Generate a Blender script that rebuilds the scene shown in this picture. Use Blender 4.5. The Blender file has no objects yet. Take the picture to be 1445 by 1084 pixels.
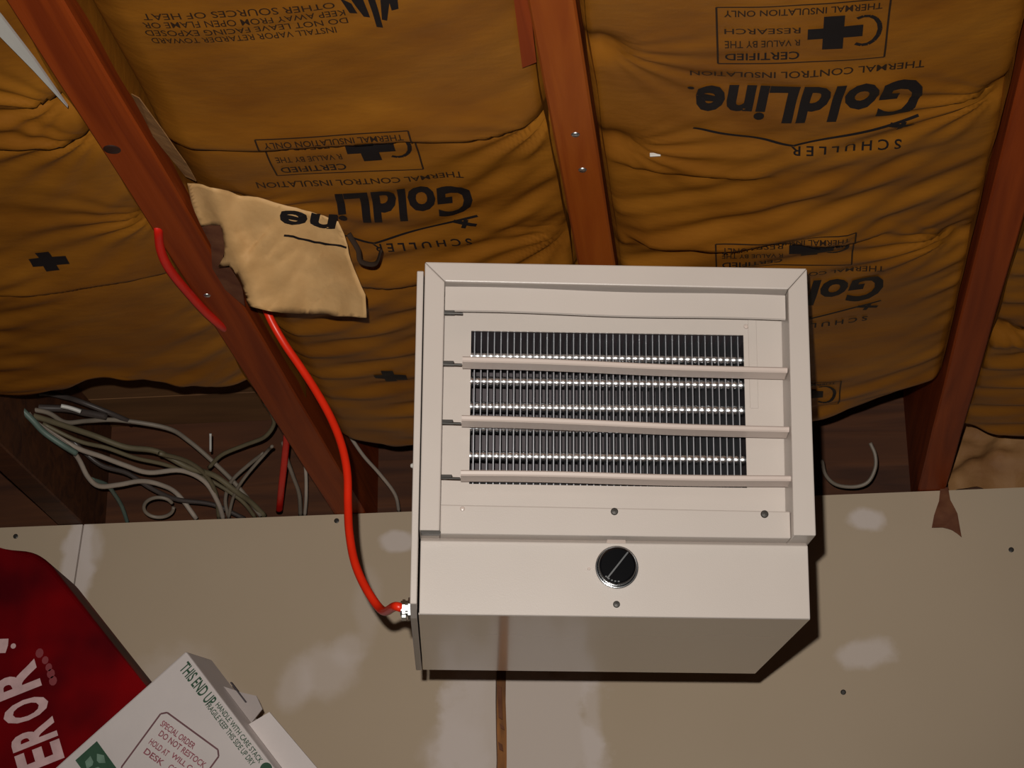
import bpy, bmesh, math, random
from mathutils import Vector, Matrix, noise
random.seed(7)
S = bpy.context.scene
COL = S.collection

# ------------------------------------------------------------------ camera, world, flash, exposure
F_PX, CX, CY = 2900.0, 722.5, 542.0
RM = Matrix(((0.99410135, -0.04510363, -0.09863153),
             (0.10823604, 0.35480927, 0.92865243),
             (-0.00689021, -0.93385012, 0.35759821)))      # camera (x right, y down, z forward) -> world
EYE = Vector((0, 0, 1.5))
cam_x, cam_dn, cam_f = (RM @ Vector((1, 0, 0)), RM @ Vector((0, 1, 0)), RM @ Vector((0, 0, 1)))


def axes_matrix(x, y, z, o):
    m = Matrix.Identity(4)
    for i, a in enumerate((x, y, z, o)):
        for j in range(3):
            m[j][i] = a[j]
    return m


cd = bpy.data.cameras.new('camera')
cd.sensor_width = 36.0
cd.lens = F_PX / 1445 * 36
cd.clip_start = 0.01
cam = bpy.data.objects.new('camera', cd)
COL.objects.link(cam)
cam.matrix_world = axes_matrix(cam_x, -cam_dn, -cam_f, EYE)
S.camera = cam

W = bpy.data.worlds.new('world')
S.world = W
W.use_nodes = True
W.node_tree.nodes['Background'].inputs[0].default_value = (1.0, 0.86, 0.7, 1)
W.node_tree.nodes['Background'].inputs[1].default_value = 0.012

# the camera's flash: a small hard lamp up and to the left of the lens, with a limited beam
fl = bpy.data.lights.new('camera_flash', 'SPOT')
fl.energy = 135
fl.color = (1.0, 0.95, 0.88)
fl.shadow_soft_size = 0.007
fl.spot_size = math.radians(64)
fl.spot_blend = 1.0
flo = bpy.data.objects.new('camera_flash', fl)
COL.objects.link(flo)
flo.matrix_world = axes_matrix(cam_x, -cam_dn, -cam_f, EYE - 0.028 * cam_x - 0.052 * cam_dn)

vs = S.view_settings
S.display_settings.display_device = 'sRGB'
vs.view_transform = 'Standard'
vs.look = 'None'
vs.gamma = 1.0
vs.use_curve_mapping = False
vs.exposure = 0.0

JB = 1.5 + 0.8698          # underside of the joists
JH = 0.184
WY = 2.738                 # room face of the drywall


def ray(px, py):
    return RM @ Vector(((px - CX) / F_PX, (py - CY) / F_PX, 1))


def atY(px, py, y):
    r = ray(px, py)
    return EYE + r * (y / r.y)


def atZ(px, py, z):
    r = ray(px, py)
    return EYE + r * ((z - EYE.z) / r.z)


# ------------------------------------------------------------------ materials
def mat(name, col, rough=0.5, metal=0.0, spec=0.5, var=0.0, scale=(20, 20, 20), col2=None, bump=0.0,
        bscale=None, detail=4.0, coat=0.0, dist=0.0, coords='Object', croug=0.2):
    m = bpy.data.materials.new(name)
    m.use_nodes = True
    nt = m.node_tree
    b = nt.nodes['Principled BSDF']
    b.inputs['Base Color'].default_value = (*col, 1)
    b.inputs['Roughness'].default_value = rough
    b.inputs['Metallic'].default_value = metal
    b.inputs['Specular IOR Level'].default_value = spec
    b.inputs['Coat Weight'].default_value = coat
    b.inputs['Coat Roughness'].default_value = croug
    tc = nt.nodes.new('ShaderNodeTexCoord')
    mp = nt.nodes.new('ShaderNodeMapping')
    mp.inputs['Scale'].default_value = scale
    nt.links.new(tc.outputs[coords], mp.inputs[0])
    nz = nt.nodes.new('ShaderNodeTexNoise')
    nz.inputs['Scale'].default_value = 1.0
    nz.inputs['Detail'].default_value = detail
    nz.inputs['Distortion'].default_value = dist
    nt.links.new(mp.outputs[0], nz.inputs['Vector'])
    rp = nt.nodes.new('ShaderNodeValToRGB')
    c2 = col2 or tuple(max(0, c * (1 - var)) for c in col)
    rp.color_ramp.elements[0].position = 0.3
    rp.color_ramp.elements[1].position = 0.7
    rp.color_ramp.elements[0].color = (*c2, 1)
    rp.color_ramp.elements[1].color = (*col, 1)
    nt.links.new(nz.outputs['Fac'], rp.inputs[0])
    nt.links.new(rp.outputs[0], b.inputs['Base Color'])
    if bump:
        bp = nt.nodes.new('ShaderNodeBump')
        bp.inputs['Strength'].default_value = 1.0
        bp.inputs['Distance'].default_value = bump
        nz2 = nz
        if bscale:
            mp2 = nt.nodes.new('ShaderNodeMapping')
            mp2.inputs['Scale'].default_value = bscale
            nt.links.new(tc.outputs[coords], mp2.inputs[0])
            nz2 = nt.nodes.new('ShaderNodeTexNoise')
            nz2.inputs['Scale'].default_value = 1.0
            nz2.inputs['Detail'].default_value = 5.0
            nt.links.new(mp2.outputs[0], nz2.inputs['Vector'])
        nt.links.new(nz2.outputs['Fac'], bp.inputs['Height'])
        nt.links.new(bp.outputs[0], b.inputs['Normal'])
    return m


M = {}
M['paint'] = mat('beige_enamel', (0.535, 0.475, 0.432), 0.33, spec=0.5, var=0.05, scale=(9, 9, 9), bump=0.00006, bscale=(900, 900, 900))
M['bottom'] = mat('glossy_beige_enamel', (0.535, 0.475, 0.432), 0.16, spec=0.6, var=0.05, scale=(9, 9, 9), coat=0.7, croug=0.08)
M['louver'] = mat('louver_enamel', (0.57, 0.475, 0.425), 0.30, var=0.05, scale=(9, 9, 9))
M['fin'] = mat('aluminium_fin', (0.40, 0.41, 0.44), 0.42, metal=1.0, var=0.15, scale=(60, 60, 60))
M['tube'] = mat('steel_tube', (0.85, 0.87, 0.9), 0.26, metal=1.0, var=0.1, scale=(80, 80, 80))
M['cavity'] = mat('dark_cavity', (0.075, 0.06, 0.068), 0.6, var=0.3)  # tone lifted to stand in for light reflected off the fin sides
M['black'] = mat('black_plastic', (0.004, 0.004, 0.005), 0.15, var=0.2)
M['chrome'] = mat('chrome', (0.8, 0.82, 0.85), 0.18, metal=1.0, var=0.05)
M['screw'] = mat('dark_screw', (0.05, 0.045, 0.04), 0.45, metal=0.4, var=0.3)
M['zinc'] = mat('zinc_fitting', (0.62, 0.64, 0.63), 0.38, metal=1.0, var=0.1)
M['joist'] = mat('joist_wood', (0.34, 0.080, 0.009), 0.55, spec=0.15, col2=(0.23, 0.042, 0.005), scale=(45, 2.2, 45), dist=1.2, bump=0.0006, bscale=(160, 5, 160))
M['joist_red'] = mat('reddish_joist_wood', (0.30, 0.050, 0.006), 0.55, spec=0.15, col2=(0.18, 0.026, 0.004), scale=(45, 2.2, 45), dist=1.2, bump=0.0006, bscale=(160, 5, 160))
M['plate'] = mat('dark_framing_wood', (0.10, 0.034, 0.012), 0.65, spec=0.25, col2=(0.045, 0.016, 0.008), scale=(3, 40, 40), dist=1.0, bump=0.0006)  # one dark tone for plates, rim board and the far-left joist
M['knot'] = mat('wood_knot', (0.035, 0.01, 0.004), 0.6, var=0.5)
M['deck'] = mat('roof_deck_board', (0.22, 0.10, 0.035), 0.7, var=0.4, scale=(6, 30, 6))
M['kraft'] = mat('kraft_facing', (0.285, 0.108, 0.0105), 0.48, spec=0.14, col2=(0.185, 0.063, 0.0062), scale=(7, 11, 7), bump=0.0008, bscale=(38, 75, 38), detail=6)
M['kraft_pale'] = mat('lit_kraft_paper', (0.57, 0.35, 0.155), 0.6, spec=0.2, col2=(0.48, 0.275, 0.11), scale=(18, 18, 18), bump=0.0014, bscale=(45, 30, 45))  # paler copy of the facing; the flap's stronger light is in the colour
M['kraft_dark'] = mat('dark_torn_paper', (0.19, 0.075, 0.035), 0.7, spec=0.2, col2=(0.11, 0.035, 0.018), scale=(40, 40, 40), bump=0.001)
M['kraft_mid'] = mat('crumpled_kraft_paper', (0.36, 0.19, 0.075), 0.6, spec=0.2, col2=(0.24, 0.11, 0.04), scale=(18, 18, 18), bump=0.002, bscale=(45, 45, 45))
M['ink'] = mat('printing_ink', (0.012, 0.009, 0.009), 0.6, spec=0.2, var=0.2)
M['ink_thin'] = mat('worn_printing_ink', (0.028, 0.014, 0.007), 0.6, spec=0.2, var=0.2)
M['orange'] = mat('orange_cable_jacket', (0.80, 0.026, 0.006), 0.36, spec=0.45, var=0.12, scale=(30, 30, 30))
M['orange_dim'] = mat('dim_orange_cable_jacket', (0.66, 0.012, 0.004), 0.45, var=0.2, scale=(30, 30, 30))  # dimmed copy of the orange jacket; the bay's dimness is in the colour
M['wire_grey'] = mat('grey_cable_jacket', (0.25, 0.205, 0.16), 0.5, var=0.25, scale=(30, 30, 30))
M['wire_pale'] = mat('pale_cable_jacket', (0.40, 0.33, 0.27), 0.45, var=0.2, scale=(30, 30, 30))
M['wire_olive'] = mat('olive_cable_jacket', (0.16, 0.13, 0.075), 0.5, var=0.25, scale=(30, 30, 30))
M['wire_teal'] = mat('teal_cable_jacket', (0.12, 0.17, 0.14), 0.5, var=0.25, scale=(30, 30, 30))
M['wire_dark'] = mat('dark_cable_jacket', (0.07, 0.055, 0.05), 0.35, var=0.25, scale=(30, 30, 30))
M['white'] = mat('white_plastic', (0.56, 0.54, 0.50), 0.4, var=0.06)
M['carton_white'] = mat('white_corrugated_carton', (0.72, 0.65, 0.63), 0.6, spec=0.3, var=0.08, scale=(12, 12, 12), bump=0.0003, bscale=(60, 60, 60))
M['carton_grey'] = mat('grey_carton_flap', (0.46, 0.40, 0.38), 0.65, spec=0.3, var=0.12, scale=(12, 12, 12))
M['carton_red'] = mat('dark_red_printed_carton', (0.23, 0.001, 0.003), 0.55, spec=0.05, col2=(0.045, 0.001, 0.004), scale=(9, 9, 9), detail=2.5)
M['letter_pink'] = mat('pale_pink_lettering', (0.76, 0.50, 0.50), 0.5, var=0.22, scale=(60, 60, 60))
M['letter_faint'] = mat('faint_pink_lettering', (0.30, 0.05, 0.06), 0.5, var=0.2)
M['green'] = mat('green_printing', (0.035, 0.10, 0.055), 0.6, var=0.25, scale=(60, 60, 60))
M['green_pale'] = mat('pale_green_printing', (0.22, 0.36, 0.27), 0.6, var=0.4, scale=(90, 90, 90))
M['stamp'] = mat('red_stamp_ink', (0.36, 0.10, 0.13), 0.6, var=0.25, scale=(60, 60, 60))
M['stamp_dark'] = mat('brown_stamp_ink', (0.20, 0.09, 0.10), 0.6, var=0.25, scale=(60, 60, 60))
M['curl'] = mat('dark_matte_curl', (0.035, 0.022, 0.015), 0.9, spec=0.05, var=0.3)
M['floor'] = mat('concrete_floor', (0.22, 0.21, 0.2), 0.8, var=0.25, scale=(3, 3, 3))
M['shelf'] = mat('plain_board', (0.30, 0.19, 0.10), 0.6, var=0.3, scale=(3, 40, 40))


def drywall_material():
    """grey-tan drywall paper with whitish smears of joint compound, each with an outline of its own"""
    m = mat('drywall_paper', (0.51, 0.40, 0.285), 0.62, spec=0.3, col2=(0.47, 0.365, 0.255), scale=(2.5, 2.5, 2.5), coords='Object')
    nt = m.node_tree
    b = nt.nodes['Principled BSDF']
    base = b.inputs['Base Color'].links[0].from_socket
    geo = nt.nodes.new('ShaderNodeNewGeometry')
    nz = nt.nodes.new('ShaderNodeTexNoise')
    nz.inputs['Scale'].default_value = 22
    nz.inputs['Detail'].default_value = 5
    nt.links.new(geo.outputs['Position'], nz.inputs['Vector'])
    # px centre, half sizes (px), strength, softness
    patches = [(108, 800, 22, 85, .75, .45), (128, 770, 20, 30, .45, .6), (462, 950, 36, 38, .42, .7), (415, 965, 24, 32, .4, .8), (490, 915, 22, 22, .4, .8),
               (1226, 920, 40, 22, .6, .5), (1222, 732, 27, 16, .75, .5), (561, 764, 26, 13, .7, .5), (520, 860, 18, 50, .2, .8),
               (735, 1060, 112, 160, .62, .28), (655, 1050, 30, 150, .3, .5), (835, 1020, 14, 80, .45, .7), (250, 955, 55, 40, .3, .8),
               (640, 1075, 40, 60, .4, .6), (300, 1000, 40, 40, .2, .8)]
    last = base
    for (px, py, rx, ry, st, so) in patches:
        c = atY(px, py, WY)
        ex = abs(atY(px + rx, py, WY).x - c.x)
        ez = abs(atY(px, py + ry, WY).z - c.z)
        sub = nt.nodes.new('ShaderNodeVectorMath')
        sub.operation = 'SUBTRACT'
        sub.inputs[1].default_value = c
        nt.links.new(geo.outputs['Position'], sub.inputs[0])
        mul = nt.nodes.new('ShaderNodeVectorMath')
        mul.operation = 'MULTIPLY'
        mul.inputs[1].default_value = (1 / ex, 0, 1 / ez)
        nt.links.new(sub.outputs[0], mul.inputs[0])
        ln = nt.nodes.new('ShaderNodeVectorMath')
        ln.operation = 'LENGTH'
        nt.links.new(mul.outputs[0], ln.inputs[0])
        ad = nt.nodes.new('ShaderNodeMath')
        ad.operation = 'MULTIPLY_ADD'
        nt.links.new(nz.outputs['Fac'], ad.inputs[0])
        ad.inputs[1].default_value = 1.5
        nt.links.new(ln.outputs['Value'], ad.inputs[2])
        mr = nt.nodes.new('ShaderNodeMapRange')
        mr.interpolation_type = 'SMOOTHSTEP'
        mr.inputs['From Min'].default_value = 1.75 - so * .6
        mr.inputs['From Max'].default_value = 1.75 + so * .6
        mr.inputs['To Min'].default_value = st
        mr.inputs['To Max'].default_value = 0
        nt.links.new(ad.outputs[0], mr.inputs['Value'])
        mx = nt.nodes.new('ShaderNodeMix')
        mx.data_type = 'RGBA'
        nt.links.new(mr.outputs[0], mx.inputs[0])
        nt.links.new(last, mx.inputs[6])
        mx.inputs[7].default_value = (0.72, 0.63, 0.59, 1)
        last = mx.outputs[2]
    nt.links.new(last, b.inputs['Base Color'])
    return m


M['drywall'] = drywall_material()


# ------------------------------------------------------------------ builders
def link(name, me, m, parent=None, smooth=False):
    o = bpy.data.objects.new(name, me)
    if m is not None and not me.materials:
        me.materials.append(m)
    COL.objects.link(o)
    if parent is not None:
        o.parent = parent
    if smooth:
        for p in me.polygons:
            p.use_smooth = True
    return o


def from_bm(name, bm, m, parent=None, smooth=False):
    bmesh.ops.recalc_face_normals(bm, faces=bm.faces)
    me = bpy.data.meshes.new(name)
    bm.to_mesh(me)
    bm.free()
    return link(name, me, m, parent, smooth)


def add_box(bm, x0, x1, y0, y1, z0, z1, bevel=0.0, seg=2):
    vs_ = [bm.verts.new((x, y, z)) for x in (x0, x1) for y in (y0, y1) for z in (z0, z1)]
    fs = []
    for q in ((0, 1, 3, 2), (4, 6, 7, 5), (0, 4, 5, 1), (2, 3, 7, 6), (0, 2, 6, 4), (1, 5, 7, 3)):
        fs.append(bm.faces.new([vs_[i] for i in q]))
    if bevel:
        es = list({e for f in fs for e in f.edges})
        bmesh.ops.bevel(bm, geom=es, offset=bevel, segments=seg, profile=0.5, affect='EDGES')


def box(name, m, dims, parent=None, bevel=0.0, seg=2):
    bm = bmesh.new()
    add_box(bm, *dims, bevel=bevel, seg=seg)
    return from_bm(name, bm, m, parent)


def add_prism(bm, poly, axis, a0, a1, bevel=0.0, seg=2):
    """poly of 2-D points extruded along an axis ('x': points are (y,z); 'y': points are (x,z))"""
    def v(p, a):
        return (a, p[0], p[1]) if axis == 'x' else ((p[0], a, p[1]) if axis == 'y' else (p[0], p[1], a))
    A = [bm.verts.new(v(p, a0)) for p in poly]
    B = [bm.verts.new(v(p, a1)) for p in poly]
    fs = [bm.faces.new(A), bm.faces.new(list(reversed(B)))]
    n = len(poly)
    for i in range(n):
        fs.append(bm.faces.new((A[i], B[i], B[(i + 1) % n], A[(i + 1) % n])))
    if bevel:
        es = list({e for f in fs for e in f.edges})
        bmesh.ops.bevel(bm, geom=es, offset=bevel, segments=seg, profile=0.5, affect='EDGES')


def add_lathe(bm, prof, center, axis, n=32):
    """prof: list of (radius, height along axis)"""
    ax = Vector(axis).normalized()
    u = ax.orthogonal().normalized()
    w = ax.cross(u)
    rings = []
    for r, h in prof:
        c = Vector(center) + ax * h
        if r < 1e-6:
            rings.append([bm.verts.new(c)])
        else:
            rings.append([bm.verts.new(c + (u * math.cos(2 * math.pi * i / n) + w * math.sin(2 * math.pi * i / n)) * r) for i in range(n)])
    for a, b in zip(rings, rings[1:]):
        for i in range(n):
            j = (i + 1) % n
            if len(a) == 1 and len(b) > 1:
                bm.faces.new((a[0], b[i], b[j]))
            elif len(b) == 1 and len(a) > 1:
                bm.faces.new((a[i], b[0], a[j]))
            elif len(a) > 1:
                bm.faces.new((a[i], b[i], b[j], a[j]))


def catmull(pts, n=8):
    P = [Vector(p) for p in pts]
    P = [2 * P[0] - P[1]] + P + [2 * P[-1] - P[-2]]
    out = []
    for i in range(1, len(P) - 2):
        p0, p1, p2, p3 = P[i - 1:i + 3]
        for k in range(n):
            t = k / n
            out.append(0.5 * ((2 * p1) + (p2 - p0) * t + (2 * p0 - 5 * p1 + 4 * p2 - p3) * t * t + (3 * p1 - p0 - 3 * p2 + p3) * t ** 3))
    out.append(P[-2])
    return out


def add_tube(bm, pts, r, n=10, sub=8, flat=1.0):
    C = catmull(pts, sub) if sub > 1 else [Vector(p) for p in pts]
    t0 = (C[1] - C[0]).normalized()
    u = t0.orthogonal().normalized()
    rings = []
    for i, c in enumerate(C):
        t = (C[min(i + 1, len(C) - 1)] - C[max(i - 1, 0)]).normalized()
        u = (u - t * u.dot(t)).normalized()
        w = t.cross(u)
        rings.append([bm.verts.new(c + u * math.cos(2 * math.pi * k / n) * r + w * math.sin(2 * math.pi * k / n) * r * flat) for k in range(n)])
    for a, b in zip(rings, rings[1:]):
        for k in range(n):
            bm.faces.new((a[k], a[(k + 1) % n], b[(k + 1) % n], b[k]))
    bm.faces.new(list(reversed(rings[0])))
    bm.faces.new(rings[-1])


def tube(name, m, pts, r, parent=None, n=10, sub=8, flat=1.0):
    bm = bmesh.new()
    add_tube(bm, pts, r, n, sub, flat)
    return from_bm(name, bm, m, parent, smooth=True)


def thing(name, label, cat, loc=(0, 0, 0), group=None):
    o = bpy.data.objects.new(name, None)
    o.empty_display_size = 0.05
    COL.objects.link(o)
    o.location = loc
    return tag(o, label, cat, group)


def tag(o, label, cat, group=None):
    o['label'] = label
    o['category'] = cat
    if group:
        o['group'] = group
    return o


def part_label(o, label):
    o['label'] = label
    return o


def struct(o):
    o['kind'] = 'structure'
    return o


# flat print: glyph outlines turned into mesh, collected in 2-D
_cache = {}


def glyphs(txt, shear=0.0, bold=0.0):
    key = (txt, shear, bold)
    if key in _cache:
        return _cache[key]
    cu = bpy.data.curves.new('glyphs', 'FONT')
    cu.body = txt
    cu.shear = shear
    cu.offset = bold
    cu.resolution_u = 3
    ob = bpy.data.objects.new('glyphs', cu)
    me = bpy.data.meshes.new_from_object(ob)
    vs2 = [(v.co.x, v.co.y) for v in me.vertices]
    fs2 = [tuple(p.vertices) for p in me.polygons]
    bpy.data.objects.remove(ob)
    bpy.data.curves.remove(cu)
    bpy.data.meshes.remove(me)
    _cache[key] = (vs2, fs2)
    return _cache[key]


class Print:
    def __init__(self):
        self.v, self.f = [], []

    def text(self, txt, x0, y0, x1, y1, shear=0.0, bold=0.0, slope=0.0):
        v, f = glyphs(txt, shear, bold)
        ax, bx = min(p[0] for p in v), max(p[0] for p in v)
        ay, by = min(p[1] for p in v), max(p[1] for p in v)
        k = len(self.v)
        for p in v:
            x = x0 + (p[0] - ax) / (bx - ax) * (x1 - x0)
            self.v.append((x, y0 + (p[1] - ay) / (by - ay) * (y1 - y0) + slope * (x - x0)))
        self.f += [tuple(i + k for i in q) for q in f]

    def poly(self, pts):
        k = len(self.v)
        self.v += list(pts)
        self.f.append(tuple(range(k, k + len(pts))))

    def line(self, pts, w):
        for (a, b), (c, d) in zip(pts, pts[1:]):
            l = math.hypot(c - a, d - b) or 1
            nx, ny = -(d - b) / l * w / 2, (c - a) / l * w / 2
            self.poly([(a + nx, b + ny), (a - nx, b - ny), (c - nx, d - ny), (c + nx, d + ny)])

    def disc(self, x, y, r, n=16, sy=1.0):
        self.poly([(x + r * math.cos(2 * math.pi * i / n), y + r * sy * math.sin(2 * math.pi * i / n)) for i in range(n)])

    def build(self, name, m, fn, parent=None, maxlen=None):
        """fn maps a 2-D print point onto the printed surface"""
        bm = bmesh.new()
        V = [bm.verts.new((x, y, 0)) for x, y in self.v]
        for q in self.f:
            try:
                bm.faces.new([V[i] for i in q])
            except ValueError:
                pass
        if maxlen:
            bmesh.ops.triangulate(bm, faces=bm.faces)
            for _ in range(4):
                es = [e for e in bm.edges if e.calc_length() > maxlen]
                if not es:
                    break
                bmesh.ops.subdivide_edges(bm, edges=es, cuts=1)
                bmesh.ops.triangulate(bm, faces=[f for f in bm.faces if len(f.verts) > 3])
        for v in bm.verts:
            v.co = fn(v.co.x, v.co.y)
        me = bpy.data.meshes.new(name)
        bm.to_mesh(me)
        bm.free()
        o = link(name, me, m, parent)
        o['kind'] = 'stuff'          # glyphs too small to pick apart singly
        return o


# ------------------------------------------------------------------ the room: wall, floor, ceiling deck
wall = bpy.data.objects.new('wall_back', None)
COL.objects.link(wall)
struct(wall)
sx0 = atY(104, 800, WY).x
sx1 = atY(707, 1000, WY).x
for i, (a, b) in enumerate(((-1.9, sx0 - 0.0007), (sx0 + 0.0007, sx1 - 0.0070), (sx1 + 0.0070, 1.9))):
    bm = bmesh.new()
    seam_hi, seam_lo = atY(117, 750, WY), atY(101, 850, WY)
    if i == 0:
        add_prism(bm, [(a, .01), (a, JB - .001), (seam_hi.x - .0012, JB - .001), (seam_lo.x - .0012, seam_lo.z), (seam_lo.x - .0012, .01)], 'y', WY, WY + 0.0127)
    elif i == 1:
        # right edge broken unevenly along the open joint
        n = 60
        poly = [(seam_hi.x + .0012, JB - .001), (seam_lo.x + .0012, seam_lo.z), (seam_lo.x + .0012, .01)]
        for k in range(n + 1):
            z = 0.01 + (JB - 0.011) * k / n
            poly.append((b + 0.0022 * noise.noise((0, 0, z * 30)), z))
        add_prism(bm, poly, 'y', WY, WY + 0.0127)
    else:
        n = 60
        poly = [(b, 0.01), (b, JB - 0.001)]
        for k in range(n, -1, -1):
            z = 0.01 + (JB - 0.011) * k / n
            poly.append((a + 0.0022 * noise.noise((5, 0, z * 30)), z))
        add_prism(bm, poly, 'y', WY, WY + 0.0127)
    from_bm('drywall_sheet', bm, M['drywall'], wall)
M['stud'] = mat('stud_wood', (0.42, 0.17, 0.045), 0.7, spec=0.2, col2=(0.14, 0.06, 0.025), scale=(60, 60, 12), detail=3)
for x in (sx0, sx1, sx1 + 0.406, sx1 - 0.406 * 2, sx0 - 0.55, 1.2):
    box('wall_stud', M['stud'], (x - 0.019, x + 0.019, WY + 0.0135, WY + 0.1025, 0.01, JB - 0.078), wall)
box('top_plate', M['plate'], (-1.9, 1.9, WY + 0.0135, WY + 0.1025, JB - 0.077, JB - 0.039), wall)
box('top_plate', M['plate'], (-1.9, 1.9, WY + 0.0135, WY + 0.1025, JB - 0.0385, JB - 0.0005), wall)
box('rim_board', M['plate'], (-1.9, 1.9, WY + 0.103, WY + 0.141, JB - 0.08, JB + JH), wall)
# torn tape still hanging in the open joint
bm = bmesh.new()
for (px, y0, y1) in ((705, 965, 1015), (708, 1020, 1030), (706, 1046, 1060)):
    c0, c1 = atY(px, y0, WY), atY(px, y1, WY)
    w = 0.0035
    add_prism(bm, [(c0.x - w, c0.z), (c0.x + w * .6, c0.z - .004), (c1.x + w, c1.z), (c1.x - w * .5, c1.z + .003)], 'y', WY + 0.003, WY + 0.0055)
part_label(from_bm('torn_joint_tape', bm, M['kraft_dark'], wall), 'torn brown paper tape in the open joint')
for (px, py) in ((475, 735), (22, 757), (1190, 977), (1427, 776)):
    bm = bmesh.new()
    add_lathe(bm, [(0, -0.0004), (0.0022, -0.0004), (0.0036, 0.0002), (0.0038, 0.0012)], atY(px, py, WY) - Vector((0, .0006, 0)), (0, 1, 0), 14)
    from_bm('drywall_screw', bm, M['screw'], wall)

fl_o = struct(box('floor', M['floor'], (-1.9, 1.9, -1.2, WY + 0.14, -0.05, 0.0)))
deck = struct(bpy.data.objects.new('ceiling', None))
COL.objects.link(deck)
for i in range(14):
    y = -0.2 + i * 0.225
    box('deck_board', M['deck'], (-1.9, 1.9, y, y + 0.222, JB + JH + .0005, JB + JH + 0.02), deck)

# ------------------------------------------------------------------ ceiling joists
XJ = [-0.929, -0.523, -0.1165, 0.2888, 0.695]
JL = ['dark joist at far left ending above the tangled cables',
      'reddish brown joist at left with a dark knot and cables alongside',
      'orange brown joist in the middle, its end hidden behind the heater',
      'reddish brown joist at right with torn paper scrap under its end',
      'joist beyond the right edge of the view']
joists = []
for i, x in enumerate(XJ):
    m = (M['plate'], M['joist_red'], M['joist'], M['joist_red'], M['joist'])[i]
    n = 40
    bm = bmesh.new()
    ya, yb = 0.15, WY + 0.1025
    rows = []
    for k in range(n + 1):
        y = ya + (yb - ya) * k / n
        dx = 0.0008 * noise.noise((x * 9, y * 5, 0))
        dz = 0.0006 * noise.noise((x * 9, y * 5, 3))
        c = 0.002
        lw, rw = (.0235, .0220) if i == 1 else (.019, .019)
        prof = [(-lw, c), (-lw + c, 0), (rw - c, 0), (rw, c), (rw, JH), (-lw, JH)]
        rows.append([bm.verts.new((x + dx + p[0], y, JB + p[1] + (dz if (p[1] < .1 and y < WY) else 0))) for p in prof])
    for a, b in zip(rows, rows[1:]):
        for k in range(6):
            bm.faces.new((a[k], b[k], b[(k + 1) % 6], a[(k + 1) % 6]))
    bm.faces.new(rows[0])
    bm.faces.new(list(reversed(rows[-1])))
    o = from_bm('ceiling_joist', bm, m)
    tag(o, JL[i], 'joist')
    joists.append(o)
# knot and nail heads on the left joist, splinter strip beside it
bm = bmesh.new()
kp = atZ(158, 211, JB)
add_lathe(bm, [(0, -0.0012), (0.006, -0.001), (0.009, 0.0), (0.0095, 0.002)], kp, (0, 0, 1), 18)
for v in bm.verts:
    v.co.x = kp.x + (v.co.x - kp.x) * 0.9
part_label(from_bm('knot', bm, M['knot'], joists[1], True), 'dark oval knot')
for j, px, py in ((1, 292, 417), (2, 822, 240), (2, 812, 190)):
    bm = bmesh.new()
    add_lathe(bm, [(0, -0.0014), (0.003, -0.0012), (0.0042, 0.0), (0.0042, 0.002)], atZ(px, py, JB), (0, 0, 1), 12)
    from_bm('nail_head', bm, M['zinc'], joists[j], True)

# ------------------------------------------------------------------ insulation batts with kraft facing
BAYS = [(XJ[i] + (0.0225 if i == 1 else 0.0195), XJ[i + 1] - (0.0240 if i == 0 else 0.0195)) for i in range(4)]


def y_end(b, x):
    u = (x - BAYS[b][0]) / (BAYS[b][1] - BAYS[b][0])
    return (2.22 + .03 * math.sin(9 * u),
            2.44 + .03 * math.sin(7 * u),
            2.50 - .15 * u ** 2.2 + .02 * math.sin(6 * u),
            2.52 + .02 * math.sin(8 * u))[b]


def ceil_xy(px, py):
    p = atZ(px, py, JB)
    return p.x, p.y


# staple points from which the facing puckers: bay, px, py, strength, direction the fan opens
PINS = [(2, *ceil_xy(1420, 150), 0.0050, math.radians(165)), (2, *ceil_xy(1356, 352), 0.0045, math.radians(170)), (2, *ceil_xy(872, 225), 0.0030, math.radians(10)),
        (2, *ceil_xy(850, 95), 0.0022, math.radians(20)), (1, *ceil_xy(783, 188), 0.0048, math.radians(140)), (1, *ceil_xy(810, 345), 0.004, math.radians(150)),
        (0, *ceil_xy(100, 160), 0.0055, math.radians(185)), (0, *ceil_xy(140, 212), 0.0060, math.radians(175)), (0, *ceil_xy(225, 325), 0.0040, math.radians(170)),
        (1, *ceil_xy(330, 300), 0.003, math.radians(20)), (3, *ceil_xy(1410, 480), 0.005, math.radians(15))]
# sagging lips where one batt butts the next: bay, Y at left, Y at right, u0, u1, drop
LIPS = [(2, ceil_xy(890, 343)[1], ceil_xy(1215, 343)[1], 0.02, 0.75, 0.013), (1, ceil_xy(385, 205)[1], ceil_xy(770, 185)[1], -.1, 1.05, 0.011),
        (2, ceil_xy(900, 245)[1], ceil_xy(1200, 262)[1], 0.0, 0.45, 0.006), (0, ceil_xy(0, 165)[1], ceil_xy(105, 150)[1], .3, 1.1, .008),
        (0, ceil_xy(0, 215)[1], ceil_xy(130, 205)[1], .3, 1.1, .010), (0, ceil_xy(0, 420)[1], ceil_xy(220, 395)[1], .3, 1.1, .007),
        (1, ceil_xy(540, 395)[1], ceil_xy(600, 400)[1], .3, 1.1, .008)]


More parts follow.
